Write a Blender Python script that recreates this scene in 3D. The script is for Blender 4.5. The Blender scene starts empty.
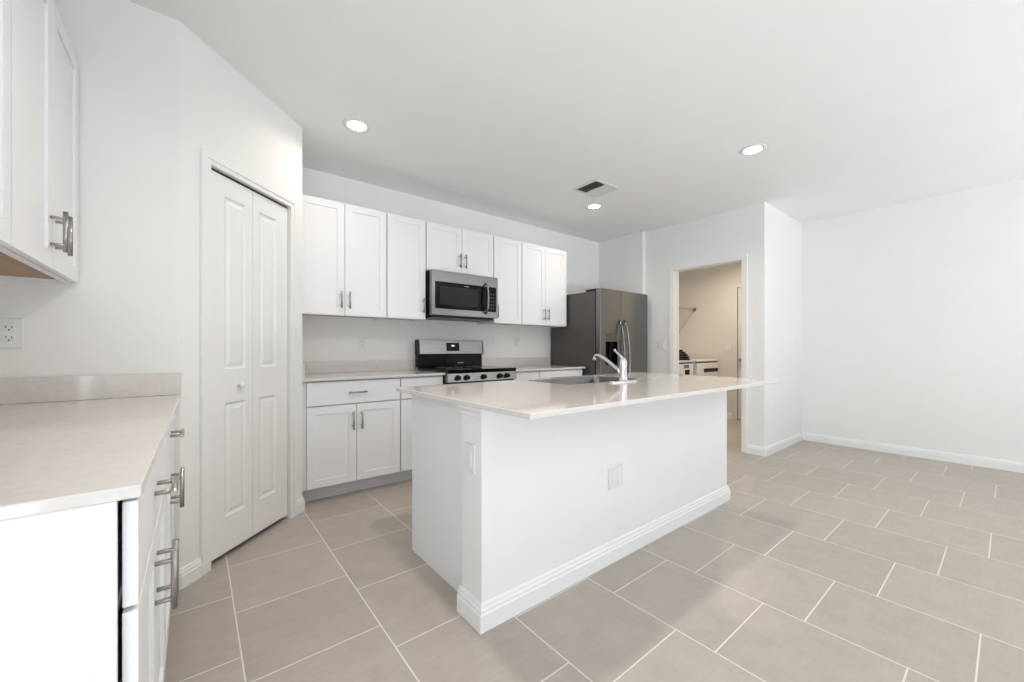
import bpy, bmesh, math, random
from mathutils import Vector, Matrix
random.seed(4)
C = bpy.context.scene.collection
S = bpy.context.scene
PI = math.pi
R = math.radians

# ------------------------------------------------------------------ camera
cam = bpy.data.cameras.new('camera'); cam_o = bpy.data.objects.new('camera', cam); C.objects.link(cam_o)
cam.sensor_width = 36; cam.lens = 14.0; cam.clip_start = .05
cam.shift_y = 7.2 / 1024
cam_o.location = (0, 0, 1.11)
cam_o.rotation_euler = (R(90), 0, R(51.4 - 90))
S.camera = cam_o
# ------------------------------------------------------------------ light, exposure
S.view_settings.view_transform = 'Standard'; S.view_settings.look = 'None'
S.view_settings.gamma = 1; S.view_settings.use_curve_mapping = False
S.view_settings.exposure = 0.52
w = bpy.data.worlds.new('sky'); S.world = w; w.use_nodes = True
bg = w.node_tree.nodes['Background']
bg.inputs[0].default_value = (.80, .90, 1, 1); bg.inputs[1].default_value = .42
def area(name, loc, rot, sx, sy, power, col, shape='RECTANGLE', spread=180):
    l = bpy.data.lights.new(name, 'AREA'); l.shape = shape; l.size = sx; l.size_y = sy
    l.energy = power; l.color = col; l.spread = R(spread)
    o = bpy.data.objects.new(name, l); C.objects.link(o); o.location = loc; o.rotation_euler = rot
    return o
DAY = (.93, .968, 1)
# daylight coming in through the sliding glass doors of the rear wall, plus a side lamp added to light the island end
area('daylight_sliding_door', (.70, -3.66, 1.10), (R(100), 0, 0), 2.35, 2.1, 4, (.84, .91, 1))
area('daylight_patio_door', (3.9, -3.66, 1.10), (R(100), 0, 0), 2.35, 2.1, 4, (.84, .91, 1))
area('added_side_light', (-.95, -1.12, 1.10), (R(102), 0, R(-90)), 1.9, 2.0, 43, (.88, .945, 1))
# up-facing fill lamps added outside the glass to brighten the ceiling
area('ceiling_fill_left', (.70, -4.75, .0), (R(180), 0, 0), 2.6, 2.2, 135, (.90, .95, 1))
area('ceiling_fill_right', (3.9, -4.75, .0), (R(180), 0, 0), 2.6, 2.2, 315, (.90, .95, 1))

# ------------------------------------------------------------------ materials
def mat(name, col, rough=.5, metal=0, spec=.5, emit=None, es=0, coat=0):
    m = bpy.data.materials.new(name); m.use_nodes = True
    b = m.node_tree.nodes['Principled BSDF']
    b.inputs['Base Color'].default_value = (*col, 1)
    b.inputs['Roughness'].default_value = rough
    b.inputs['Metallic'].default_value = metal
    b.inputs['Specular IOR Level'].default_value = spec
    b.inputs['Coat Weight'].default_value = coat
    if emit:
        b.inputs['Emission Color'].default_value = (*emit, 1); b.inputs['Emission Strength'].default_value = es
    return m
def noise_on(m, scale, c1, c2, detail=4, bump=0, stretch=None, lo=.35, hi=.65, bscale=None):
    nt = m.node_tree; N = nt.nodes; b = N['Principled BSDF']
    tc = N.new('ShaderNodeTexCoord'); mp = N.new('ShaderNodeMapping'); no = N.new('ShaderNodeTexNoise')
    nt.links.new(tc.outputs['Object'], mp.inputs[0]); nt.links.new(mp.outputs[0], no.inputs['Vector'])
    if stretch: mp.inputs['Scale'].default_value = stretch
    no.inputs['Scale'].default_value = scale; no.inputs['Detail'].default_value = detail
    cr = N.new('ShaderNodeValToRGB'); cr.color_ramp.elements[0].position = lo; cr.color_ramp.elements[1].position = hi
    cr.color_ramp.elements[0].color = (*c1, 1); cr.color_ramp.elements[1].color = (*c2, 1)
    nt.links.new(no.outputs[0], cr.inputs[0]); nt.links.new(cr.outputs[0], b.inputs['Base Color'])
    if bump:
        bp = N.new('ShaderNodeBump'); bp.inputs['Strength'].default_value = bump; bp.inputs['Distance'].default_value = .001
        n2 = N.new('ShaderNodeTexNoise'); n2.inputs['Scale'].default_value = bscale or scale
        nt.links.new(mp.outputs[0], n2.inputs['Vector'])
        nt.links.new(n2.outputs[0], bp.inputs['Height']); nt.links.new(bp.outputs[0], b.inputs['Normal'])
    return m
M = {}
M['wall'] = noise_on(mat('wall_paint', (.8, .8, .79), .6, spec=.3), 3, (.865, .863, .85), (.88, .878, .865), bump=.12, bscale=160)
M['ceil'] = noise_on(mat('ceiling_paint', (.8, .8, .79), .8, spec=.2), 3, (.885, .883, .875), (.90, .898, .89), bump=.2, bscale=120)
M['laundry'] = mat('laundry_paint', (.78, .76, .72), .6, spec=.3)
M['trim'] = mat('trim_paint', (.88, .88, .875), .35)
M['cab'] = mat('cabinet_paint', (.875, .88, .895), .38)
M['toe'] = mat('toe_kick_grey', (.72, .72, .74), .45)  # light grey, a little darker than the cabinets
M['wood'] = noise_on(mat('raw_maple', (.6, .4, .22), .5), 6, (.36, .22, .11), (.44, .28, .15), stretch=(1, 8, 8))
M['quartz'] = noise_on(mat('quartz', (.7, .66, .62), .055, spec=.55), 55, (.70, .665, .635), (.74, .71, .68), detail=6)
M['dark'] = mat('dark_gap', (.015, .015, .017), .6); M['recess_shade'] = mat('vent_shade', (.10, .10, .10), .6)
M['nickel'] = mat('brushed_nickel', (.42, .40, .38), .30, 1)
M['steel'] = noise_on(mat('stainless', (.34, .33, .32), .17, 1), 40, (.235, .228, .22), (.29, .281, .272), stretch=(.03, 1, 8))
M['steelv'] = noise_on(mat('slate_stainless', (.25, .245, .24), .30, 1), 40, (.21, .21, .212), (.245, .245, .247), stretch=(8, 1, .03))
M['chrome'] = mat('chrome', (.80, .80, .82), .08, 1)
M['sink'] = mat('sink_steel', (.20, .195, .19), .3, 1)
M['fside'] = mat('fridge_side_grey', (.085, .078, .075), .42)
M['black'] = mat('black_glass', (.004, .004, .004), .08, spec=.14)
M['blackp'] = mat('black_plastic', (.008, .008, .009), .35, spec=.3)
M['screen'] = mat('tinted_window', (.012, .012, .012), .15, spec=.25)
M['white'] = mat('white_plastic', (.82, .82, .81), .3)
M['slot'] = mat('socket_slot', (.04, .04, .04), .5)
M['enamel'] = mat('white_enamel', (.80, .80, .80), .22)
M['wire'] = mat('white_vinyl_wire', (.55, .53, .50), .4)
M['lens'] = mat('led_lens', (1, 1, 1), .4, emit=(1, .92, .80), es=14)
M['teal'] = mat('teal_badge', (.05, .20, .22), .3)
M['vent'] = mat('vent_metal', (.74, .74, .73), .4)
M['digit'] = mat('clock_digits', (.7, .8, .85), .4, emit=(.8, .9, 1), es=.5)
M['mark'] = mat('pale_print', (.45, .45, .45), .4)
M['door'] = mat('interior_door_paint', (.78, .77, .75), .4)
M['kick'] = mat('chrome_lip', (.6, .6, .6), .2, 1)

g = bpy.data.materials.new('window_glass'); g.use_nodes = True; nt = g.node_tree; nt.nodes.clear()
o_ = nt.nodes.new('ShaderNodeOutputMaterial'); mx = nt.nodes.new('ShaderNodeMixShader'); tr = nt.nodes.new('ShaderNodeBsdfTransparent')
gl = nt.nodes.new('ShaderNodeBsdfGlossy'); gl.inputs['Roughness'].default_value = .02; mx.inputs[0].default_value = .05
nt.links.new(tr.outputs[0], mx.inputs[1]); nt.links.new(gl.outputs[0], mx.inputs[2]); nt.links.new(mx.outputs[0], o_.inputs[0])
M['glass'] = g

def floor_mat():
    m = bpy.data.materials.new('porcelain_floor_tile'); m.use_nodes = True; nt = m.node_tree; N = nt.nodes; Lk = nt.links.new
    b = N['Principled BSDF']; geo = N.new('ShaderNodeNewGeometry'); sp = N.new('ShaderNodeSeparateXYZ'); Lk(geo.outputs['Position'], sp.inputs[0])
    def mth(op, a, c=None, d=None):
        n = N.new('ShaderNodeMath'); n.operation = op
        for i, v in enumerate((a, c, d)):
            if v is None: continue
            if isinstance(v, (int, float)): n.inputs[i].default_value = v
            else: Lk(v, n.inputs[i])
        return n.outputs[0]
    T = .4507
    u = mth('DIVIDE', mth('SUBTRACT', sp.outputs[0], .134), T); n = mth('FLOOR', u)
    v = mth('ADD', mth('DIVIDE', mth('SUBTRACT', sp.outputs[1], .223), T), mth('DIVIDE', n, 3))
    fu = mth('FRACT', u); fv = mth('FRACT', v); nv = mth('FLOOR', v)
    du = mth('MINIMUM', fu, mth('SUBTRACT', 1, fu)); dv = mth('MINIMUM', fv, mth('SUBTRACT', 1, fv))
    d = mth('MINIMUM', du, dv)
    mr = N.new('ShaderNodeMapRange'); mr.inputs['From Min'].default_value = .0048; mr.inputs['From Max'].default_value = .0072; Lk(d, mr.inputs[0])
    cb = N.new('ShaderNodeCombineXYZ'); Lk(n, cb.inputs[0]); Lk(nv, cb.inputs[1])
    wn = N.new('ShaderNodeTexWhiteNoise'); Lk(cb.outputs[0], wn.inputs[0])
    add = N.new('ShaderNodeVectorMath'); add.operation = 'MULTIPLY_ADD'; add.inputs[1].default_value = (7, 7, 7)
    Lk(cb.outputs[0], add.inputs[0]); Lk(geo.outputs['Position'], add.inputs[2])
    no = N.new('ShaderNodeTexNoise'); no.inputs['Scale'].default_value = 9; no.inputs['Detail'].default_value = 8; no.inputs['Roughness'].default_value = .65
    Lk(add.outputs[0], no.inputs['Vector'])
    mp = N.new('ShaderNodeMapping'); mp.inputs['Scale'].default_value = (4, 45, 1); mp.inputs['Rotation'].default_value = (0, 0, .9); Lk(add.outputs[0], mp.inputs[0])
    ns = N.new('ShaderNodeTexNoise'); ns.inputs['Scale'].default_value = 1.5; ns.inputs['Detail'].default_value = 5; Lk(mp.outputs[0], ns.inputs['Vector'])
    f = mth('ADD', mth('ADD', mth('MULTIPLY', no.outputs[0], .6), mth('MULTIPLY', ns.outputs[0], .25)), mth('MULTIPLY', wn.outputs[0], .15))
    cr = N.new('ShaderNodeValToRGB'); cr.color_ramp.elements[0].position = .30; cr.color_ramp.elements[1].position = .70
    cr.color_ramp.elements[0].color = (.395, .350, .306, 1); cr.color_ramp.elements[1].color = (.495, .448, .40, 1); Lk(f, cr.inputs[0])
    mix = N.new('ShaderNodeMix'); mix.data_type = 'RGBA'; mix.inputs['A'].default_value = (.76, .72, .67, 1)
    Lk(mr.outputs[0], mix.inputs['Factor']); Lk(cr.outputs[0], mix.inputs['B']); Lk(mix.outputs['Result'], b.inputs['Base Color'])
    rr = N.new('ShaderNodeMapRange'); rr.inputs['To Min'].default_value = .8; rr.inputs['To Max'].default_value = .36; Lk(mr.outputs[0], rr.inputs[0]); Lk(rr.outputs[0], b.inputs['Roughness'])
    bp = N.new('ShaderNodeBump'); bp.inputs['Strength'].default_value = .5; bp.inputs['Distance'].default_value = .0015
    h = mth('ADD', mr.outputs[0], mth('MULTIPLY', no.outputs[0], .12)); Lk(h, bp.inputs['Height']); Lk(bp.outputs[0], b.inputs['Normal'])
    return m
M['tile'] = floor_mat()

# ------------------------------------------------------------------ mesh helpers
def B(): return bmesh.new()
def box(bm, x0, y0, z0, x1, y1, z1):
    r = bmesh.ops.create_cube(bm, size=1, matrix=Matrix.Translation(((x0+x1)/2, (y0+y1)/2, (z0+z1)/2)) @ Matrix.Diagonal((abs(x1-x0), abs(y1-y0), abs(z1-z0), 1)))
    return r['verts']
def prism(bm, pts, z0, z1):
    a = [bm.verts.new((x, y, z0)) for x, y in pts]; b = [bm.verts.new((x, y, z1)) for x, y in pts]; n = len(pts)
    bm.faces.new(a[::-1]); bm.faces.new(b)
    for i in range(n): bm.faces.new((a[i], a[(i+1) % n], b[(i+1) % n], b[i]))
def extrude_profile(bm, prof, p0, p1, out, c0=0, c1=0):
    """profile points (out, z) swept from p0 to p1 in plan; out = plan unit vector; c0/c1 mitre slope at each end"""
    p0 = Vector((*p0, 0)); p1 = Vector((*p1, 0)); o = Vector((*out, 0)); d = (p1-p0).normalized()
    a = [bm.verts.new(p0 + o*u - d*u*c0 + Vector((0, 0, z))) for u, z in prof]
    b = [bm.verts.new(p1 + o*u + d*u*c1 + Vector((0, 0, z))) for u, z in prof]; n = len(prof)
    bm.faces.new(a); bm.faces.new(b[::-1])
    for i in range(n): bm.faces.new((a[i], b[i], b[(i+1) % n], a[(i+1) % n]))
def tube(bm, pts, rad, seg=12, caps=True):
    pts = [Vector(p) for p in pts]; n = len(pts)
    rads = rad if isinstance(rad, (list, tuple)) else [rad]*n
    rings = []; up = None
    for i, p in enumerate(pts):
        t = (pts[min(i+1, n-1)] - pts[max(i-1, 0)]).normalized()
        if up is None: up = Vector((0, 0, 1)) if abs(t.z) < .9 else Vector((1, 0, 0))
        s = t.cross(up).normalized(); up = s.cross(t).normalized()
        rings.append([bm.verts.new(p + (s*math.cos(a) + up*math.sin(a))*rads[i]) for a in [2*PI*k/seg for k in range(seg)]])
    for i in range(n-1):
        for k in range(seg):
            f = bm.faces.new((rings[i][k], rings[i][(k+1) % seg], rings[i+1][(k+1) % seg], rings[i+1][k])); f.smooth = True
    if caps: bm.faces.new(rings[0][::-1]); bm.faces.new(rings[-1])
def lathe(bm, prof, cx=0, cy=0, seg=32, axis='Z', off=(0, 0, 0)):
    """prof (r, h) revolved around an axis; closed to the axis when r == 0"""
    def P(r, h, a):
        c, s = r*math.cos(a), r*math.sin(a)
        v = {'Z': (c, s, h), 'Y': (c, h, s), 'X': (h, c, s)}[axis]
        return Vector(v) + Vector(off) + Vector((cx, cy, 0))
    rings = []
    for r, h in prof:
        rings.append([bm.verts.new(P(0, h, 0))] if r == 0 else [bm.verts.new(P(r, h, 2*PI*k/seg)) for k in range(seg)])
    for A, D in zip(rings, rings[1:]):
        for k in range(seg):
            k2 = (k+1) % seg
            if len(A) == 1 and len(D) == 1: continue
            if len(A) == 1: f = bm.faces.new((A[0], D[k], D[k2]))
            elif len(D) == 1: f = bm.faces.new((A[k], D[0], A[k2]))
            else: f = bm.faces.new((A[k], A[k2], D[k2], D[k]))
            f.smooth = True
def obj(name, bm, m, parent=None, bevel=0, seg=2, loc=None):
    bmesh.ops.recalc_face_normals(bm, faces=bm.faces)
    me = bpy.data.meshes.new(name); bm.to_mesh(me); bm.free()
    me.materials.append(M[m] if isinstance(m, str) else m)
    o = bpy.data.objects.new(name, me); C.objects.link(o)
    if parent: o.parent = parent
    if loc: o.location = loc
    if bevel:
        md = o.modifiers.new('bevel', 'BEVEL'); md.width = bevel; md.segments = seg; md.limit_method = 'ANGLE'; md.angle_limit = R(40)
    return o
def bx(name, m, parent, *c, bevel=0, loc=None):
    bm = B(); box(bm, *c); return obj(name, bm, m, parent, bevel, loc=loc)
def thing(name, label, cat, loc=(0, 0, 0), rz=0, group=None):
    o = bpy.data.objects.new(name, None); C.objects.link(o); o.location = loc; o.rotation_euler = (0, 0, rz)
    o.empty_display_size = .1
    o['label'] = label; o['category'] = cat
    if group: o['group'] = group
    return o
def struct(name, bm, m, bevel=0):
    o = obj(name, bm, m, None, bevel); o['kind'] = 'structure'; return o
def tag(o, label, cat, group=None):
    o['label'] = label; o['category'] = cat
    if group: o['group'] = group
    return o
def dup(root, loc, rz, label):
    def cp(o, par):
        c = o.copy(); C.objects.link(c)
        if par: c.parent = par
        for ch in list(o.children): cp(ch, c)
        return c
    r = cp(root, None); r.location = loc; r.rotation_euler = (0, 0, rz); r['label'] = label
    return r
def plate(bm, xs, zs, holes, y0, y1, axis='XZ'):
    """slab with rectangular holes; xs, zs sorted cuts; holes = set of (i, j) cells left open"""
    V = {}
    def v(i, j, k):
        key = (i, j, k)
        if key not in V:
            a, c, d = xs[i], zs[j], (y0, y1)[k]
            V[key] = bm.verts.new((a, d, c) if axis == 'XZ' else (a, c, d))
        return V[key]
    nx, nz = len(xs)-1, len(zs)-1
    solid = lambda i, j: 0 <= i < nx and 0 <= j < nz and (i, j) not in holes
    for i in range(nx):
        for j in range(nz):
            if not solid(i, j): continue
            for k in (0, 1): bm.faces.new((v(i, j, k), v(i+1, j, k), v(i+1, j+1, k), v(i, j+1, k)))
            for (di, dj, a, b2) in ((-1, 0, (i, j), (i, j+1)), (1, 0, (i+1, j), (i+1, j+1)), (0, -1, (i, j), (i+1, j)), (0, 1, (i, j+1), (i+1, j+1))):
                if not solid(i+di, j+dj): bm.faces.new((v(*a, 0), v(*b2, 0), v(*b2, 1), v(*a, 1)))

H = 2.62
# ------------------------------------------------------------------ structure
YR = -3.4
struct('floor', (lambda b: (box(b, -.82, YR-.12, -.1, 6.72, 3.8, 0), b)[1])(B()), 'tile')
struct('ceiling', (lambda b: (box(b, -.82, YR-.12, H, 6.72, 3.8, H+.1), b)[1])(B()), 'ceil')
def wall(name, pts, m='wall', z0=0, z1=H):
    b = B(); prism(b, pts, z0, z1); return struct(name, b, m)
wall('wall_back', [(-.8, 3.68), (4.70, 3.68), (4.70, 3.8), (-.8, 3.8)])
LY0, LY1 = -2.10, .20
b = B(); box(b, -.8, YR, 0, -.70, LY0, H); box(b, -.8, LY1, 0, -.70, 3.68, H); box(b, -.8, LY0, 2.14, -.70, LY1, H)
struct('wall_left', b, 'wall')
b = B(); plate(b, [LY0, LY0+.06, -.98, -.92, LY1-.06, LY1], [0, .06, 2.08, 2.14], {(1, 1), (3, 1)}, -.77, -.73)
for v in b.verts: v.co = Vector((v.co.y, v.co.x, v.co.z))
f = struct('window_3', b, 'trim')  # unseen glass door, added to let light onto the island end
for k in (0, 1): bx('pane', 'glass', f, -.753, LY0+.06+1.12*k, .06, -.747, -.98+1.12*k, 2.08)
wall('wall_pantry_front', [(-.70, 2.395), (-.05, 2.395), (-.0914, 2.495), (-.70, 2.495)])
wall('wall_pantry_side', [(.578, 3.023), (.578, 3.68), (.478, 3.68), (.478, 3.0644)])
A = Vector((-.05, 2.395)); D = Vector((1, 1)).normalized(); Nn = Vector((-1, 1)).normalized()   # diagonal pantry wall
def dg(s, o=0): p = A + D*s + Nn*o; return (p.x, p.y)
SL, SR, ZD = .156, .760, 2.03
b = B()
prism(b, [dg(0), dg(SL), dg(SL, .1), (-.0914, 2.495)], 0, H)
prism(b, [dg(SR), (.578, 3.023), (.478, 3.0644), dg(SR, .1)], 0, H)
prism(b, [dg(SL), dg(SR), dg(SR, .1), dg(SL, .1)], ZD, H)
struct('wall_pantry_diagonal', b, 'wall')
# wall with the laundry doorway
OY0, OY1, OZ = 1.797, 2.575, 2.062
b = B()
box(b, 4.586, 1.582, 0, 4.70, OY0, H); box(b, 4.586, OY1, 0, 4.70, 2.97, H); box(b, 4.586, OY0, OZ, 4.70, OY1, H); box(b, 4.53, 2.97, 0, 4.70, 3.68, H)
struct('wall_doorway', b, 'wall')
wall('wall_jog', [(4.70, 1.582), (6.70, 1.582), (6.70, 1.69), (4.70, 1.69)])
wall('wall_right', [(5.77, YR), (5.87, YR), (5.87, 1.582), (5.77, 1.582)])
wall('wall_laundry_far', [(6.59, 1.69), (6.70, 1.69), (6.70, 3.8), (6.59, 3.8)], 'laundry')
wall('wall_laundry_side', [(4.70, 3.68), (6.59, 3.68), (6.59, 3.8), (4.70, 3.8)], 'laundry')
# rear wall with two sliding glass doors (behind the camera)
b = B(); plate(b, [-.8, -.5, 1.9, 2.7, 5.1, 5.87], [0, 2.14, H], {(1, 0), (3, 0)}, YR-.12, YR)
struct('wall_rear', b, 'wall')
for i, x0 in enumerate((-.5, 2.7)):
    b = B(); plate(b, [x0, x0+.06, x0+1.17, x0+1.23, x0+2.34, x0+2.40], [0, .06, 2.08, 2.14], {(1, 1), (3, 1)}, YR-.09, YR-.03)
    f = struct('window_%d' % (i+1), b, 'trim')
    for k in (0, 1): bx('pane', 'glass', f, x0+.06+1.17*k, YR-.062, .06, x0+1.17+1.17*k, YR-.056, 2.08)

PROF = [(0, 0), (.016, 0), (.016, .058), (.013, .062), (.013, .074), (.009, .079), (.007, .088), (.003, .092), (0, .092)]
def baseboard(name, p0, p1, out, c0=0, c1=0, m='trim', prof=PROF):
    b = B(); extrude_profile(b, prof, p0, p1, out, c0, c1); return struct(name, b, m)
baseboard('baseboard_right', (5.77, YR), (5.77, 1.582), (-1, 0), 0, 0)
baseboard('baseboard_jog', (4.586, 1.582), (5.754, 1.582), (0, -1), 1, 0)
baseboard('baseboard_doorway', (4.586, OY0-.057), (4.586, 1.582), (-1, 0), 0, 1)
baseboard('baseboard_doorway_left', (4.586, 2.97), (4.586, OY1+.07), (-1, 0))
baseboard('baseboard_pantry_left', dg(0), dg(SL-.056), (.7071, -.7071), 0.41, 0)
baseboard('baseboard_pantry_right', dg(SR+.056), dg(.888), (.7071, -.7071), 0, .41)
baseboard('baseboard_pantry_side', (.578, 3.023), (.578, 3.09), (1, 0), .41, 0)
baseboard('baseboard_pantry_front', (-.07, 2.395), (-.05, 2.395), (0, -1), 0, .41)
baseboard('baseboard_laundry_far', (6.59, 2.72), (6.59, 3.68), (-1, 0))
baseboard('baseboard_left', (-.70, LY1), (-.70, .855), (1, 0))
baseboard('baseboard_left_rear', (-.70, YR), (-.70, LY0), (1, 0))
# casings
def casing(name, P, s0, s1, z, wd, th, m='trim'):
    """P(s, o) maps along-wall/out-of-wall to plan; jamb edges s0, s1, head z"""
    b = B()
    def seg(sa, sb, z0, z1, t0=0, t1=th): prism(b, [P(sa, t0), P(sb, t0), P(sb, t1), P(sa, t1)], z0, z1)
    for (a, i, o) in ((s0, s0-wd*.45, s0-wd), (s1, s1+wd*.45, s1+wd)):
        seg(a, i, 0, z+wd*.45, 0, th*.72); seg(i, o, 0, z+wd, 0, th)
    seg(s0, s1, z, z+wd*.45, 0, th*.72); seg(s0-wd*.45, s1+wd*.45, z+wd*.45, z+wd, 0, th)
    return struct(name, b, m, .002)
casing('trim_1', lambda s, o: dg(s, -o), SL, SR, ZD, .056, .016)
casing('trim_2', lambda s, o: (4.586-o, s), OY0, OY1, OZ, .058, .016)
casing('trim_3', lambda s, o: (4.70+o, s), OY0, OY1, OZ, .058, .016)
b = B(); box(b, 4.584, OY0, 0, 4.702, OY0+.006, OZ); box(b, 4.584, OY1-.006, 0, 4.702, OY1, OZ); box(b, 4.584, OY0, OZ-.006, 4.702, OY1, OZ)
struct('trim_4', b, 'trim')

# pantry bifold doors
def raised_leaf(bm, w_, z0, z1, panels, t=.028, sl=.052, sr=.052):
    """door leaf with raised panels; local x 0..w, front faces -y at y=0"""
    xs = [0, sl, w_-sr, w_]; zs = [z0]
    for a, c in panels: zs += [a, c]
    zs.append(z1); holes = {(1, 1+2*i) for i in range(len(panels))}
    plate(bm, xs, zs, holes, 0, t)
    for a, c in panels:
        rings = []
        for ins, dep in ((0, 0), (.007, .009), (.016, .009), (.034, .002)):
            rings.append([bm.verts.new((x, dep, z)) for x, z in ((sl+ins, a+ins), (w_-sr-ins, a+ins), (w_-sr-ins, c-ins), (sl+ins, c-ins))])
        for p, q in zip(rings, rings[1:]):
            for k in range(4): bm.faces.new((p[k], p[(k+1) % 4], q[(k+1) % 4], q[k]))
        bm.faces.new(rings[-1])
dr = bpy.data.objects.new('door_1', None); C.objects.link(dr); dr['kind'] = 'structure'
dr.location = (*dg(SL+.003, .012), 0); dr.rotation_euler = (0, 0, R(45))
lw = (SR-SL-.012)/2
for k in (0, 1):
    bm = B(); raised_leaf(bm, lw, .028, ZD-.014, [(.218, .818), (1.0, 1.912)], sl=(.104 if k == 0 else .050), sr=(.050 if k == 0 else .104))
    lf = obj('door_leaf', bm, 'trim', dr, .0015, loc=(0 if k == 0 else lw+.003, 0, 0))
    if k == 0:
        bm = B(); lathe(bm, [(.0, -.034), (.011, -.033), (.017, -.026), (.016, -.018), (.007, -.010), (.007, 0), (0, 0)], axis='Y', off=(lw*.66, 0, .908), seg=20)
        obj('knob', bm, 'white', lf)
bx('top_track', 'dark', dr, 0, .004, ZD-.012, SR-SL-.006, .03, ZD-.001)

# laundry side door on its far wall
dr = bpy.data.objects.new('door_2', None); C.objects.link(dr); dr['kind'] = 'structure'; dr.location = (6.59, 0, 0)
bm = B(); plate(bm, [1.80, 1.92, 2.51, 2.63], [.012, .25, .95, 1.12, 1.90, 2.04], set(), 0, .012)
for v in bm.verts: v.co = Vector((-.008 - v.co.y, v.co.x, v.co.z))
lf = obj('door_slab', bm, 'door', dr)
bx('gap', 'dark', dr, -.0085, 2.630, 0, -.001, 2.643, 2.05)
b = B(); box(b, -.016, 2.643, 0, 0, 2.70, 2.11); box(b, -.016, 1.76, 2.052, 0, 2.643, 2.11); box(b, -.016, 1.72, 0, 0, 1.787, 2.11)
obj('casing', b, 'door', dr, .002)
bm = B(); lathe(bm, [(0, -.002), (.026, -.002), (.028, -.008), (.011, -.012), (.011, -.03), (.026, -.04), (.027, -.055), (.015, -.066), (0, -.067)], axis='X', off=(-.018, 2.585, .93), seg=20)
obj('knob', bm, 'nickel', lf)
bm = B(); box(bm, -.022, 2.626, .25, -.012, 2.64, .34); box(bm, -.022, 2.626, 1.75, -.012, 2.64, 1.84); obj('hinge', bm, 'nickel', dr)

# ------------------------------------------------------------------ cabinets (local: x along the run, front faces -y, door front at y = 0)
TD = .019
def pull(parent, x, z, vertical=True, L=.135):
    bm = B(); h = L/2; so = .034
    if vertical:
        tube(bm, [(x, -so, z-h), (x, -so, z+h)], .0066, 12)
        for s in (-1, 1): tube(bm, [(x, -so, z+s*h*.66), (x, 0, z+s*h*.66)], .0052, 10)
    else:
        tube(bm, [(x-h, -so, z), (x+h, -so, z)], .0066, 12)
        for s in (-1, 1): tube(bm, [(x+s*h*.66, -so, z), (x+s*h*.66, 0, z)], .0052, 10)
    return obj('handle', bm, 'nickel', parent)
def shaker(parent, x0, x1, z0, z1, hx=None, hz=None, fr=.057):
    bm = B(); xs = [x0, x0+fr, x1-fr, x1]; zs = [z0, z0+fr, z1-fr, z1]
    plate(bm, xs, zs, {(1, 1)}, 0, TD)
    box(bm, x0+fr-.004, .0075, z0+fr-.004, x1-fr+.004, .015, z1-fr+.004)
    d = obj('door', bm, 'cab', parent, .0012)
    if hx is not None: pull(d, hx, hz)
    return d
G = .0035
def upper(w_, z0, z1, depth, doors, label, loc, rz=0, group=None, hz=1.498):
    """doors: list of (x0, x1, handle side or None)"""
    t = thing('upper_cabinet', label, 'cabinet', loc, rz, group)
    bm = B(); y0 = TD+.002
    box(bm, 0, y0, z0, .016, depth, z1); box(bm, w_-.016, y0, z0, w_, depth, z1)
    box(bm, .016, y0, z1-.016, w_-.016, depth, z1); box(bm, .016, depth-.012, z0+.02, w_-.016, depth, z1-.016)
    box(bm, .016, y0, z0, w_-.016, y0+.02, z0+.035); box(bm, .016, depth-.02, z0, w_-.016, depth-.012, z0+.035)
    box(bm, 0.016, y0, z1-.05, w_-.016, y0+.02, z1-.016)
    obj('carcass', bm, 'cab', t, .0008)
    bx('bottom_panel', 'wood', t, .016, y0+.02, z0+.012, w_-.016, depth-.02, z0+.026)
    if doors[0][0] > .01: box_f = bx('filler_strip', 'cab', t, .016, y0, z0, doors[0][0]+.02, y0+.019, z1)
    for a, c, hs in doors:
        hx = None if hs is None else (a+.030 if hs == 'L' else c-.030)
        shaker(t, a, c, z0+.004, z1-.004, hx, z0+.126)
    return t
def base(w_, depth, fronts, label, loc, rz=0, group=None, ctop=.876, toe=.105):
    """fronts: ('drawer', x0, x1) or ('door', x0, x1, side)"""
    t = thing('base_cabinet', label, 'cabinet', loc, rz, group)
    y0 = TD+.008; bm = B()
    box(bm, 0, y0, toe, .016, depth, ctop); box(bm, w_-.016, y0, toe, w_, depth, ctop)
    box(bm, .016, y0, ctop-.022, w_-.016, depth, ctop); box(bm, .016, y0, toe, w_-.016, depth, toe+.016)
    box(bm, .016, y0, .676, w_-.016, y0+.02, .702); box(bm, .016, depth-.012, toe+.016, w_-.016, depth, ctop-.022)
    if w_ > .6: box(bm, w_/2-.02, y0, toe+.016, w_/2+.02, y0+.018, .676)
    box(bm, 0, .12, 0, .016, depth, toe); box(bm, w_-.016, .12, 0, w_, depth, toe)
    obj('carcass', bm, 'cab', t, .0008)
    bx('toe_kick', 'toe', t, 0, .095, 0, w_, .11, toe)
    if fronts[0][1] > .01: bx('filler_strip', 'cab', t, .0, y0-.004, toe, fronts[0][1]+.02, y0+.015, ctop)
    for f in fronts:
        if f[0] == 'drawer':
            d = bx('drawer', 'cab', t, f[1], 0, .698, f[2], TD, .866, bevel=.0016)
            pull(d, (f[1]+f[2])/2, .782, False)
        else:
            hx = f[1]+.030 if f[3] == 'L' else f[2]-.030
            shaker(t, f[1], f[2], .112, .690, hx, .573)
    return t

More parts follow.
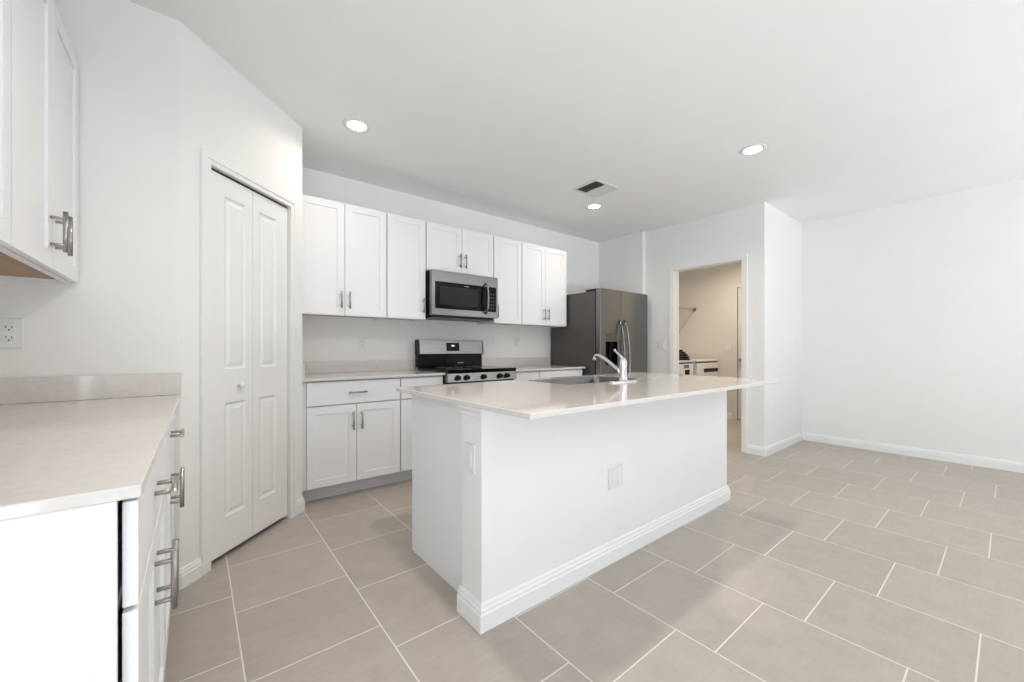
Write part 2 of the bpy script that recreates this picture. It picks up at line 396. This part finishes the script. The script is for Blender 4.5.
UY, UD = 3.36, .32
GU = 'white shaker cabinets on the kitchen walls'
upper(.715, 1.372, 2.286, UD, [(.03, .368, 'R'), (.372, .712, 'L')], 'white two-door shaker wall cabinet against the pantry wall, left end of the range wall', (.583, UY, 0), group=GU)
upper(.365, 1.372, 2.286, UD, [(.004, .361, 'R')], 'white single-door shaker wall cabinet directly left of the microwave', (1.303, UY, 0), group=GU)
upper(.765, 1.832, 2.286, UD, [(.004, .380, 'R'), (.384, .761, 'L')], 'short white two-door shaker cabinet mounted above the microwave', (1.672, UY, 0), group=GU)
upper(.380, 1.372, 2.286, UD, [(.004, .376, 'L')], 'white single-door shaker wall cabinet directly right of the microwave', (2.441, UY, 0), group=GU)
upper(.705, 1.372, 2.286, UD, [(.004, .350, 'R'), (.354, .701, 'L')], 'white two-door shaker wall cabinet beside the refrigerator, right end of the row', (2.825, UY, 0), group=GU)
# left wall uppers: front faces +x
UXf = -.37
upper(.765, 1.372, 2.286, .326, [(.004, .381, 'R'), (.385, .761, 'L')], 'white shaker wall cabinet with two bar handles hanging over the left counter', (UXf, 1.622, 0), R(90), group=GU)
upper(.765, 1.372, 2.286, .326, [(.004, .381, 'R'), (.385, .761, 'L')], 'white wall cabinet at the left edge, only a sliver of its door in view', (UXf, .853, 0), R(90), group=GU)
# range wall base cabinets
BY, BD = 3.08, .60
GB = 'white shaker base cabinets'
base(.722, BD, [('drawer', .036, .718), ('door', .036, .375, 'R'), ('door', .379, .718, 'L')], 'white base cabinet with one drawer over two doors, next to the pantry', (.583, BY, 0), group=GB)
base(.388, BD, [('drawer', .004, .384), ('door', .004, .384, 'R')], 'narrow white base cabinet directly left of the black range', (1.307, BY, 0), group=GB)
base(.352, BD, [('drawer', .018, .348), ('door', .018, .348, 'L')], 'narrow white base cabinet directly right of the black range', (2.470, BY, 0), group=GB)
base(.68, BD, [('drawer', .004, .672), ('door', .004, .336, 'R'), ('door', .340, .672, 'L')], 'white base cabinet beside the refrigerator, only its drawer top showing over the island', (2.824, BY, 0), group=GB)
# left base cabinets
LX = -.070
base(.755, .626, [('drawer', .006, .751), ('door', .006, .376, 'R'), ('door', .380, .751, 'L')], 'white base cabinet nearest the camera, its end panel at the left edge', (LX, .870, 0), R(90), group=GB)
base(.755, .626, [('drawer', .004, .745), ('door', .004, .373, 'R'), ('door', .377, .745, 'L')], 'far white base cabinet of the left run, beside the pantry wall', (LX, 1.627, 0), R(90), group=GB)
# finished end panel on the near left cabinet
b = B(); box(b, -.695, .858, .0, -.0930, .869, .875); box(b, -.120, .857, .0, -.0930, .858, .875)
tag(obj('end_panel', b, 'cab', None, .0008), 'bright white flat end panel closing the left cabinet run at the photo\'s left edge', 'panel')

# ------------------------------------------------------------------ worktops
def slab(name, label, pts, z0=.877, z1=.897, holes=None):
    bm = B(); prism(bm, pts, z0, z1); return tag(obj(name, bm, 'quartz', None, .0025, 3), label, 'countertop')
ct = slab('countertop', 'beige grey quartz countertop left of the range with side splash by pantry', [(.580, 3.052), (1.698, 3.052), (1.698, 3.678), (.580, 3.678)])
bm = B(); box(bm, .580, 3.659, .8975, 1.698, 3.678, .997); obj('backsplash', bm, 'quartz', ct, .0015)
bm = B(); box(bm, .580, 3.056, .8975, .600, 3.658, .997); obj('side_splash', bm, 'quartz', ct, .0015)
ct = slab('countertop', 'beige grey quartz countertop between the range and the refrigerator', [(2.464, 3.052), (3.515, 3.052), (3.515, 3.678), (2.464, 3.678)])
bm = B(); box(bm, 2.464, 3.659, .8975, 3.515, 3.678, .997); obj('backsplash', bm, 'quartz', ct, .0015)
ct = slab('countertop', 'long beige quartz countertop of the left run under the wall cabinets', [(-.698, .848), (-.064, .848), (-.048, 2.392), (-.698, 2.392)])
bm = B(); box(bm, -.678, 2.373, .8975, -.046, 2.392, .997); obj('backsplash', bm, 'quartz', ct, .0015)
bm = B(); box(bm, -.698, .85, .8975, -.679, 2.392, .997); obj('side_splash', bm, 'quartz', ct, .0015)

# ------------------------------------------------------------------ island
IX0, IX1 = .885, 3.055
isl = thing('kitchen_island', 'white kitchen island with a plain half wall facing the living area', 'kitchen island', (0, 0, 0))
b = B(); box(b, IX0, 1.30, 0, IX1, 1.45, .875); obj('half_wall', b, 'wall', isl, .002)
b = B(); box(b, .937, 1.4505, 0, .955, 2.055, .875); obj('end_panel', b, 'cab', isl, .001)
b = B(); box(b, 2.985, 1.4505, 0, 3.003, 2.055, .875); obj('end_panel', b, 'cab', isl, .001)
IP = [(0, 0), (.018, 0), (.018, .066), (.014, .071), (.014, .083), (.010, .088), (.008, .100), (.003, .106), (0, .106)]
b = B(); extrude_profile(b, IP, (IX0, 1.30), (IX1, 1.30), (0, -1), 1, 1); extrude_profile(b, IP, (IX0, 1.46), (IX0, 1.30), (-1, 0), 0, 1)
extrude_profile(b, IP, (IX1, 1.30), (IX1, 1.46), (1, 0), 1, 0); obj('baseboard', b, 'trim', isl)
IC = [(0, .875), (.018, .875), (.018, .862), (.012, .856), (.006, .846), (.006, .836), (0, .832)]
for (x, s) in ((IX0, -1), (IX1, 1)):
    b = B()
    extrude_profile(b, IC, (x, 1.30), (x, 1.45), (s, 0), 1, 0)
    obj('top_moulding', b, 'trim', isl)
b = B(); box(b, .955, 1.4505, .105, .985, 2.03, .87); box(b, 2.955, 1.4505, .105, 2.985, 2.03, .87); box(b, .985, 1.4505, .105, 2.955, 1.465, .87)
box(b, .985, 1.465, .105, 2.955, 2.03, .121); box(b, .955, 1.96, 0, 2.985, 1.975, .105)
box(b, .985, 2.01, .12, .99, 2.03, .87)
obj('carcass', b, 'cab', isl)
def isl_front(x0, x1, z0, z1, kind, hs=None):
    b = B()
    if kind == 'drawer':
        box(b, x0, 2.032, z0, x1, 2.051, z1); d = obj('drawer', b, 'cab', isl, .0015)
    else:
        plate(b, [x0, x0+.057, x1-.057, x1], [z0, z0+.057, z1-.057, z1], {(1, 1)}, 2.032, 2.051); box(b, x0+.053, 2.036, z0+.053, x1-.053, 2.043, z1-.053); d = obj('door', b, 'cab', isl, .0012)
    b = B()
    if kind == 'drawer':
        xm, zm = (x0+x1)/2, (z0+z1)/2; tube(b, [(xm-.067, 2.085, zm), (xm+.067, 2.085, zm)], .0062)
        for s in (-1, 1): tube(b, [(xm+s*.045, 2.051, zm), (xm+s*.045, 2.085, zm)], .0046)
    else:
        xm = x1-.03 if hs == 'R' else x0+.03; tube(b, [(xm, 2.085, .505), (xm, 2.085, .64)], .0062)
        for s in (-1, 1): tube(b, [(xm, 2.051, .573+s*.045), (xm, 2.085, .573+s*.045)], .0046)
    obj('handle', b, 'nickel', d)
isl_front(.960, 1.50, .699, .866, 'drawer'); isl_front(.960, 1.228, .112, .683, 'door', 'R'); isl_front(1.232, 1.50, .112, .683, 'door', 'L')
isl_front(1.504, 1.988, .112, .866, 'door', 'R'); isl_front(1.992, 2.46, .112, .866, 'door', 'L')
b = B(); box(b, 2.465, 2.00, .105, 2.98, 2.06, .868); dwp = obj('dishwasher_front', b, 'steel', isl, .004); dwp['label'] = 'stainless dishwasher front'
b = B(); tube(b, [(2.52, 2.10, .80), (2.925, 2.10, .80)], .009)
for x in (2.55, 2.895): tube(b, [(x, 2.06, .80), (x, 2.10, .80)], .007)
obj('handle', b, 'steel', dwp)

SX0, SX1, SY0, SY1 = 1.70, 2.44, 1.60, 2.005
b = B(); plate(b, [.855, SX0, SX1, 3.085], [.974, SY0, SY1, 2.085], {(1, 1)}, .877, .897, axis='XY')
tag(obj('island_countertop', b, 'quartz', None, .0025, 3), 'large glossy beige quartz top of the island with a sink cutout', 'countertop')
# sink: bowl with inner walls hung under the top
sk = thing('kitchen_sink', 'stainless steel undermount sink set in the island countertop', 'sink', (0, 0, 0))
def rrect(x0, x1, y0, y1, r, z, n=6):
    out = []
    for cx, cy, a0 in ((x1-r, y1-r, 0), (x0+r, y1-r, 90), (x0+r, y0+r, 180), (x1-r, y0+r, 270)):
        for k in range(n+1):
            a = R(a0+90*k/n); out.append((cx+r*math.cos(a), cy+r*math.sin(a), z))
    return out
def loft(bm, loops, cap_last=True):
    vs = [[bm.verts.new(p) for p in L] for L in loops]; n = len(vs[0])
    for a, c in zip(vs, vs[1:]):
        for k in range(n): f = bm.faces.new((a[k], a[(k+1) % n], c[(k+1) % n], c[k])); f.smooth = True
    if cap_last: bm.faces.new(vs[-1])
b = B()
loft(b, [rrect(SX0-.015, SX1+.015, SY0-.015, SY1+.015, .04, .8755), rrect(SX0+.001, SX1-.001, SY0+.001, SY1-.001, .035, .8755), rrect(SX0+.001, SX1-.001, SY0+.001, SY1-.001, .035, .8955), rrect(SX0+.006, SX1-.006, SY0+.006, SY1-.006, .035, .8965),
         rrect(SX0+.009, SX1-.009, SY0+.009, SY1-.009, .04, .885), rrect(SX0+.018, SX1-.018, SY0+.018, SY1-.018, .05, .70), rrect(SX0+.05, SX1-.05, SY0+.05, SY1-.05, .05, .68)])
obj('bowl', b, 'sink', sk)
b = B(); lathe(b, [(0, .679), (.02, .679), (.02, .684), (.042, .687), (.045, .682)], (SX0+SX1)/2, (SY0+SY1)/2, 24); obj('drain', b, 'chrome', sk)
# faucet
FX, FY = 2.115, 1.525
fa = thing('kitchen_faucet', 'chrome single-lever kitchen faucet with low arched spout behind the sink', 'faucet', (FX, FY, .897))
b = B(); loft(b, [rrect(-.125, .125, -.03, .03, .029, 0), rrect(-.125, .125, -.03, .03, .029, .006), rrect(-.115, .115, -.022, .022, .021, .012)]); obj('deck_plate', b, 'chrome', fa)
b = B(); lathe(b, [(0, .012), (.028, .012), (.027, .02), (.0235, .03), (.0225, .09), (.024, .11), (.024, .125), (.018, .142), (.008, .15), (0, .151)], seg=28); obj('body', b, 'chrome', fa)
b = B(); P = [(0, .012, .055), (0, .05, .080), (0, .09, .108), (0, .13, .134), (0, .165, .153), (0, .19, .163), (0, .212, .165), (0, .226, .158), (0, .231, .143), (0, .232, .13)]
tube(b, P, [.013, .0125, .012, .0115, .011, .0108, .0108, .011, .0115, .0118], 16); obj('spout', b, 'chrome', fa)
b = B(); tube(b, [(0, .002, .135), (0, .010, .152), (0, .026, .168), (0, .046, .183), (0, .070, .203)], [.014, .010, .007, .006, .008], 14); obj('lever', b, 'chrome', fa)

# ------------------------------------------------------------------ microwave
mw = thing('microwave', 'stainless over-the-range microwave with black window and curved handle', 'microwave', (1.682, 3.268, 1.408)); mw.scale = (.98, 1, .975)
b = B(); box(b, 0, .045, .012, .756, .41, .430); obj('body', b, 'blackp', mw, .002)
b = B(); plate(b, [0, .034, .735, .756], [0.006, .070, .322, .430], {(1, 1)}, 0, .044); dd = obj('door', b, 'steel', mw, .003)
b = B(); box(b, .034, .006, .070, .735, .04, .322); gp = obj('glass', b, 'black', dd)
b = B(); box(b, .082, .004, .105, .515, .0065, .285); obj('window', b, 'screen', gp)
b = B(); box(b, .355, .0045, .300, .405, .0062, .305); obj('badge', b, 'mark', gp)
b = B(); tube(b, [(.600, -.004, .352), (.600, -.030, .335), (.600, -.046, .29), (.600, -.052, .2), (.600, -.046, .11), (.600, -.030, .065), (.600, -.004, .048)], .0105, 14)
box(b, .588, -.008, .338, .612, .002, .362); box(b, .588, -.008, .038, .612, .002, .062); obj('handle', b, 'steel', dd)
b = B(); box(b, .03, .05, -.012, .73, .39, .012); obj('vent_grille', b, 'blackp', mw)
M['key'] = mat('keypad_print', (.05, .05, .055), .3)
for r_ in range(5):
    for c_ in range(3): bx('key', 'key', gp, .642+c_*.027, .004, .10+r_*.036, .660+c_*.027, .0058, .114+r_*.036)

# ------------------------------------------------------------------ range
rg = thing('range', 'stainless electric range with black glass cooktop and tall backguard', 'stove', (1.7005, 0, 0))
W_ = .759
b = B(); box(b, .002, 3.06, .03, W_-.002, 3.64, .891); obj('body', b, 'blackp', rg, .002)
b = B(); box(b, 0, 3.012, .892, W_, 3.59, .921); ck = obj('cooktop', b, 'black', rg, .004, 3)
for (x, y, r_) in ((.20, 3.17, .11), (.56, 3.17, .09), (.20, 3.44, .075), (.56, 3.44, .10), (.38, 3.48, .05)):
    b = B(); lathe(b, [(r_-.003, .9213), (r_-.003, .9217), (r_, .9217), (r_, .9213)], x, y, 40); obj('burner_ring', b, 'mark', ck)
b = B()
a_ = [(3.020, .891), (3.005, .812), (3.059, .812), (3.059, .891)]
v0 = [b.verts.new((0, y, z)) for y, z in a_]; v1 = [b.verts.new((W_, y, z)) for y, z in a_]
b.faces.new(v0); b.faces.new(v1[::-1])
for k in range(4): b.faces.new((v0[k], v1[k], v1[(k+1) % 4], v0[(k+1) % 4]))
cp = obj('control_panel', b, 'steel', rg, .003)
for x in (.098, .190, .372, .556, .640):
    b = B(); lathe(b, [(0, -.032), (.017, -.032), (.020, -.028), (.0215, -.004), (.024, 0), (0, 0)], axis='Y', off=(x, 3.011, .851), seg=24)
    box(b, x-.003, 2.974, .834, x+.003, 2.982, .869); obj('knob', b, 'blackp', cp)
b = B(); box(b, .004, 3.015, .235, W_-.004, 3.058, .800); od = obj('oven_door', b, 'steel', rg, .004)
b = B(); box(b, .09, 3.012, .33, W_-.09, 3.0155, .68); obj('window', b, 'black', od)
b = B(); tube(b, [(.05, 2.965, .755), (W_-.05, 2.965, .755)], .011)
for x in (.08, W_-.08): tube(b, [(x, 2.965, .755), (x, 3.015, .755)], .008)
obj('handle', b, 'steel', od)
b = B(); box(b, .004, 3.02, .045, W_-.004, 3.058, .225); obj('storage_drawer', b, 'steel', rg, .004)
for x in (.04, W_-.04):
    for y in (3.10, 3.60):
        b = B(); lathe(b, [(0, 0), (.018, 0), (.018, .03), (0, .03)], x, y, 16); obj('foot', b, 'blackp', rg)
b = B(); box(b, -.006, 3.575, .9215, W_-.022, 3.645, 1.055); bgd = obj('backguard', b, 'black', rg, .003)
b = B(); a_ = [(3.548, 1.052), (3.568, 1.192), (3.645, 1.192), (3.645, 1.055), (3.575, 1.052)]
v0 = [b.verts.new((0, y, z)) for y, z in a_]; v1 = [b.verts.new((W_-.029, y, z)) for y, z in a_]
b.faces.new(v0); b.faces.new(v1[::-1])
for k in range(5): b.faces.new((v0[k], v1[k], v1[(k+1) % 5], v0[(k+1) % 5]))
con = obj('console', b, 'steel', rg, .003)
for x in (-.008, W_-.0285):
    b = B(); q = [b.verts.new((x, y, z)) for y, z in ((3.546, 1.05), (3.566, 1.194), (3.645, 1.194), (3.645, 1.056), (3.576, 1.05))]
    r_ = bmesh.ops.extrude_face_region(b, geom=[b.faces.new(q)])
    for v in r_['geom']:
        if isinstance(v, bmesh.types.BMVert): v.co.x += .0075
    obj('end_cap', b, 'blackp', rg)
th = math.atan2(.020, .140)
def on_console(x0, x1, z0, z1, off, th_):
    b = B(); vs = box(b, x0, -off-th_, z0, x1, -off, z1)
    for v in vs: v.co = Vector((v.co.x, 3.548+(v.co.z-1.052)*.020/.140+v.co.y, v.co.z))
    return b
dsp = obj('display', on_console(.292, .442, 1.082, 1.165, .0005, .001), 'black', con)
obj('clock_digits', on_console(.350, .384, 1.128, 1.142, .0018, .0006), 'digit', dsp)
b = B(); box(b, .43, 3.5735, .955, .50, 3.5748, .964); obj('badge', b, 'mark', bgd)

# ------------------------------------------------------------------ refrigerator
fg = thing('refrigerator', 'dark stainless side-by-side refrigerator with water dispenser in the alcove', 'refrigerator', (3.555, 2.87, 0))
FW = .935
b = B(); box(b, .004, .078, .03, FW-.004, .79, 1.762); obj('body', b, 'fside', fg, .003)
b = B(); box(b, .01, .079, .0, FW-.01, .12, .029); obj('kick_grille', b, 'blackp', fg)
for x in (.012, FW-.10):
    b = B(); box(b, x, .063, 1.763, x+.088, .22, 1.79); obj('hinge_cover', b, 'blackp', fg, .004)
def fdoor(x0, x1, dz=None):
    b = B()
    if dz:
        plate(b, [x0, dz[0], dz[1], x1], [.065, dz[2], dz[3], 1.788], {(1, 1)}, 0, .062)
    else: box(b, x0, 0, .065, x1, .062, 1.788)
    return b
dz = (.100, .325, .915, 1.275)
d1 = obj('freezer_door', fdoor(0, .390, dz), 'steelv', fg, .006, 3)
d2 = obj('fridge_door', fdoor(.396, FW), 'steelv', fg, .006, 3)
b = B(); box(b, .387, .02, .07, .399, .06, 1.768); box(b, .01, .062, .07, FW-.01, .0775, 1.765); obj('gasket', b, 'blackp', fg)
b = B(); box(b, dz[0], .004, 1.185, dz[1], .045, dz[3]); dp = obj('dispenser_panel', b, mat('dispenser_grey', (.16, .15, .13), .25, .6), d1, .002)
b = B()
box(b, dz[0], .050, dz[2], dz[1], .0615, 1.185); box(b, dz[0], .004, dz[2], dz[0]+.008, .05, 1.185); box(b, dz[1]-.008, .004, dz[2], dz[1], .05, 1.185); box(b, dz[0], .003, dz[2], dz[1], .05, dz[2]+.012)
box(b, .195, .012, 1.13, .23, .048, 1.185); box(b, .20, .03, 1.03, .225, .045, 1.13)
obj('dispenser_recess', b, 'black', d1)
def fh(x, parent, bow):
    b = B(); P = []
    for k in range(13):
        u = k/12; z = 1.44-u*.93
        P.append((x+bow*math.sin(PI*u)*.018, -.014-.052*math.sin(PI*min(1, max(0, u)))**.6, z))
    P[0] = (x, .0, 1.44); P[-1] = (x, .0, .51)
    tube(b, P, .0115, 14); obj('handle', b, 'steel', parent)
fh(.345, d1, 1); fh(.442, d2, 1)

# ------------------------------------------------------------------ laundry machines
def machine(x, label, cat, name, x_disp):
    t = thing(name, label, cat, (x, 2.90, 0))
    b = B(); box(b, 0, .03, .02, .682, .70, .905); obj('body', b, 'enamel', t, .008, 3)
    b = B(); box(b, 0, .0, .906, .682, .70, .935); obj('top', b, 'enamel', t, .008, 3)
    b = B(); box(b, 0, 0, .02, .682, .029, .70); fp = obj('front_panel', b, 'enamel', t, .006)
    b = B(); lathe(b, [(0, -.035), (.10, -.032), (.15, -.018), (.17, 0), (0, 0)], axis='Y', off=(.341, -.001, .40), seg=40); obj('door_glass', b, 'black', fp)
    b = B(); lathe(b, [(.17, 0), (.172, -.02), (.20, -.028), (.225, -.012), (.228, 0)], axis='Y', off=(.341, -.001, .40), seg=40); obj('door_ring', b, 'kick', fp)
    b = B(); box(b, 0, 0, .702, .682, .029, .885); c = obj('control_panel', b, 'enamel', t, .006)
    b = B(); box(b, 0.004, .006, .886, .678, .03, .9055); obj('seam', b, 'slot', t)
    return t, c
t, c = machine(5.03, 'white front-load washer partly hidden behind the doorway jamb', 'washing machine', 'washer', 0)
b = B(); box(b, .41, -.003, .826, .555, -.0005, .872); obj('display', b, 'teal', c)
b = B(); box(b, .44, -.003, .728, .57, -.0005, .800); obj('drawer_window', b, 'black', c)
t, c = machine(5.82, 'white dryer with a wide black control strip, nearer the laundry far wall', 'dryer', 'dryer', 0)
b = B(); box(b, .21, -.003, .745, .67, -.0005, .800); obj('control_strip', b, 'black', c)
# dark folded hose on the washer
b = B()
for k in range(5):
    r_ = .155-.004*k*k-.008*k; P = [(r_*math.cos(a), r_*math.sin(a), .016+.030*k) for a in [2*PI*i/24 for i in range(25)]]
    tube(b, P, .017, 10)
hose = obj('coiled_hose', b, 'blackp', None, loc=(5.56, 3.06, .936)); tag(hose, 'small dark rounded bundle lying on top of the white washer', 'hose')
# wire shelf on laundry side wall
ws = thing('wire_shelf', 'thin white wire shelf with a diagonal brace on the laundry wall', 'shelf', (0, 0, 0))
b = B(); YF, ZS = 3.318, 1.775
tube(b, [(5.0, YF, ZS), (6.575, YF, ZS)], .006, 8); tube(b, [(5.0, YF, ZS-.03), (6.575, YF, ZS-.03)], .005, 8); tube(b, [(5.0, 3.672, ZS), (6.585, 3.672, ZS)], .005, 8)
obj('rail', b, 'wire', ws)
b = B()
for k in range(62): x = 5.01+k*.0254; tube(b, [(x, YF, ZS+.004), (x, 3.672, ZS+.004)], .0018, 5)
o = obj('shelf_wires', b, 'wire', ws)
b = B(); tube(b, [(6.575, YF+.005, ZS-.02), (6.575, 3.665, 1.30)], .006, 8); obj('brace', b, 'wire', ws)
b = B(); box(b, 6.568, YF-.022, ZS-.045, 6.5895, YF+.022, ZS+.018); obj('end_bracket', b, mat('grey_bracket', (.25, .24, .22), .5), ws, .002)

# ------------------------------------------------------------------ outlets and switches (local: plate in x-z, faces -y at y = 0)
def outlet(name, label, cat, loc, rz, gangs=('duplex',), group='white wall plates', th_=.006):
    n = len(gangs); w_ = .07 + .046*(n-1); t = thing(name, label, cat, loc, rz, group)
    b = B(); box(b, -w_/2, -th_, -.0575, w_/2, -.0003, .0575); obj('cover_plate', b, 'white', t, .0025, 3)
    for i, gk in enumerate(gangs):
        cx = (i-(n-1)/2)*.046
        if gk == 'duplex':
            for s in (-1, 1):
                b = B(); box(b, cx-.0165, -th_-.002, s*.0195-.0135, cx+.0165, -th_+.001, s*.0195+.0135); so = obj('socket', b, 'white', t, .004, 3)
                b = B(); z = s*.0195
                box(b, cx-.0085, -th_-.0024, z-.001, cx-.0060, -th_-.0018, z+.008); box(b, cx+.0060, -th_-.0024, z-.001, cx+.0085, -th_-.0018, z+.007)
                lathe(b, [(0, -.0024), (.0028, -.0024), (.0028, -.0018)], axis='Y', off=(cx, -th_, z-.0075), seg=12); obj('slots', b, 'slot', so)
        elif gk == 'decora':
            b = B(); box(b, cx-.0165, -th_-.004, -.0335, cx+.0165, -th_+.001, .0335); obj('rocker', b, 'white', t, .002)
    return t
outlet('wall_outlet', 'white duplex outlet above the left countertop with dark slots', 'outlet', (-.553, 2.395, 1.168), 0)
outlet('wall_outlet', 'white outlet on the range wall above the counter left of the stove', 'outlet', (1.195, 3.68, 1.155), 0)
outlet('light_switch', 'white two-gang switch plate on the range wall just right of the stove', 'light switch', (2.635, 3.68, 1.19), 0, ('decora', 'decora'))
outlet('wall_outlet', 'white outlet on the range wall between switch plate and refrigerator', 'outlet', (3.005, 3.68, 1.185), 0)
outlet('wall_outlet', 'white two-gang plate low on the island front facing the room', 'outlet', (1.731, 1.2997, .435), 0, ('decora', 'decora'), th_=.010)
outlet('wall_outlet', 'white wall plate high on the narrow left end of the island half wall', 'outlet', (IX0-.0003, 1.375, .662), R(-90), ('decora',), th_=.010)
outlet('light_switch', 'white two-gang switch plate beside the laundry doorway', 'light switch', (4.586, 2.742, 1.15), R(-90), ('decora', 'decora'))
outlet('light_switch', 'small pale plate on the beige far wall inside the laundry room', 'light switch', (6.59, 2.78, 1.10), R(-90), ('decora',))

# ------------------------------------------------------------------ ceiling fixtures
def downlight(x, y, label, power=2.6, col=(1, .88, .76)):
    t = thing('recessed_light', label, 'ceiling light', (x, y, H), 0, 'round recessed ceiling lights')
    b = B(); lathe(b, [(.060, -.0005), (.061, -.008), (.086, -.004), (.090, -.0005)], seg=40); obj('trim_ring', b, 'white', t)
    b = B(); lathe(b, [(0, -.006), (.058, -.006), (.060, -.001)], seg=40); obj('lens', b, 'lens', t)
    l = area('recessed_lamp', (0, 0, -.012), (0, 0, 0), .115, .115, power, col, 'DISK', 150); l.parent = t
    return t
downlight(.861, 2.76, 'round lit recessed light nearest the pantry, left in the ceiling', 2.1)
downlight(3.315, 1.22, 'round lit recessed light over the open floor right of the island', 5)
downlight(3.32, 2.762, 'round lit recessed light beside the ceiling vent near the refrigerator', 3.2)
downlight(.861, 1.22, 'round recessed light above the near end of the island, out of frame', 7)
for x, y in ((1.2, -1.2), (3.9, -1.2)):
    downlight(x, y, 'round recessed light over the living area behind the camera')
downlight(5.75, 2.35, 'round recessed light in the laundry room ceiling, hidden by the doorway head', 10.5, (1, .84, .65))
vt = thing('ceiling_vent', 'square white ceiling air vent with slanted dark louvers', 'vent', (2.965, 2.447, H))
b = B(); plate(b, [-.165, -.137, -.004, .004, .137, .165], [-.145, -.118, .118, .145], {(1, 1), (3, 1)}, -.008, -.0005, axis='XY'); obj('frame', b, 'vent', vt, .001)
bx('recess_shade', 'recess_shade', vt, -.137, -.118, -.0012, .137, .118, -.0004)  # flat dark sheet behind the louvers, painted as the shade of the recess
for i in range(6):
    for s in (-1, 1):
        x = s*(.018+i*.0215); b = B(); vs = box(b, -.0005, -.118, -.010, .0005, .118, .010)
        for v in vs: v.co = Vector((v.co.x + s*v.co.z*-.9 + x, v.co.y, v.co.z*.55-.008))
        obj('louver', b, 'vent', vt)
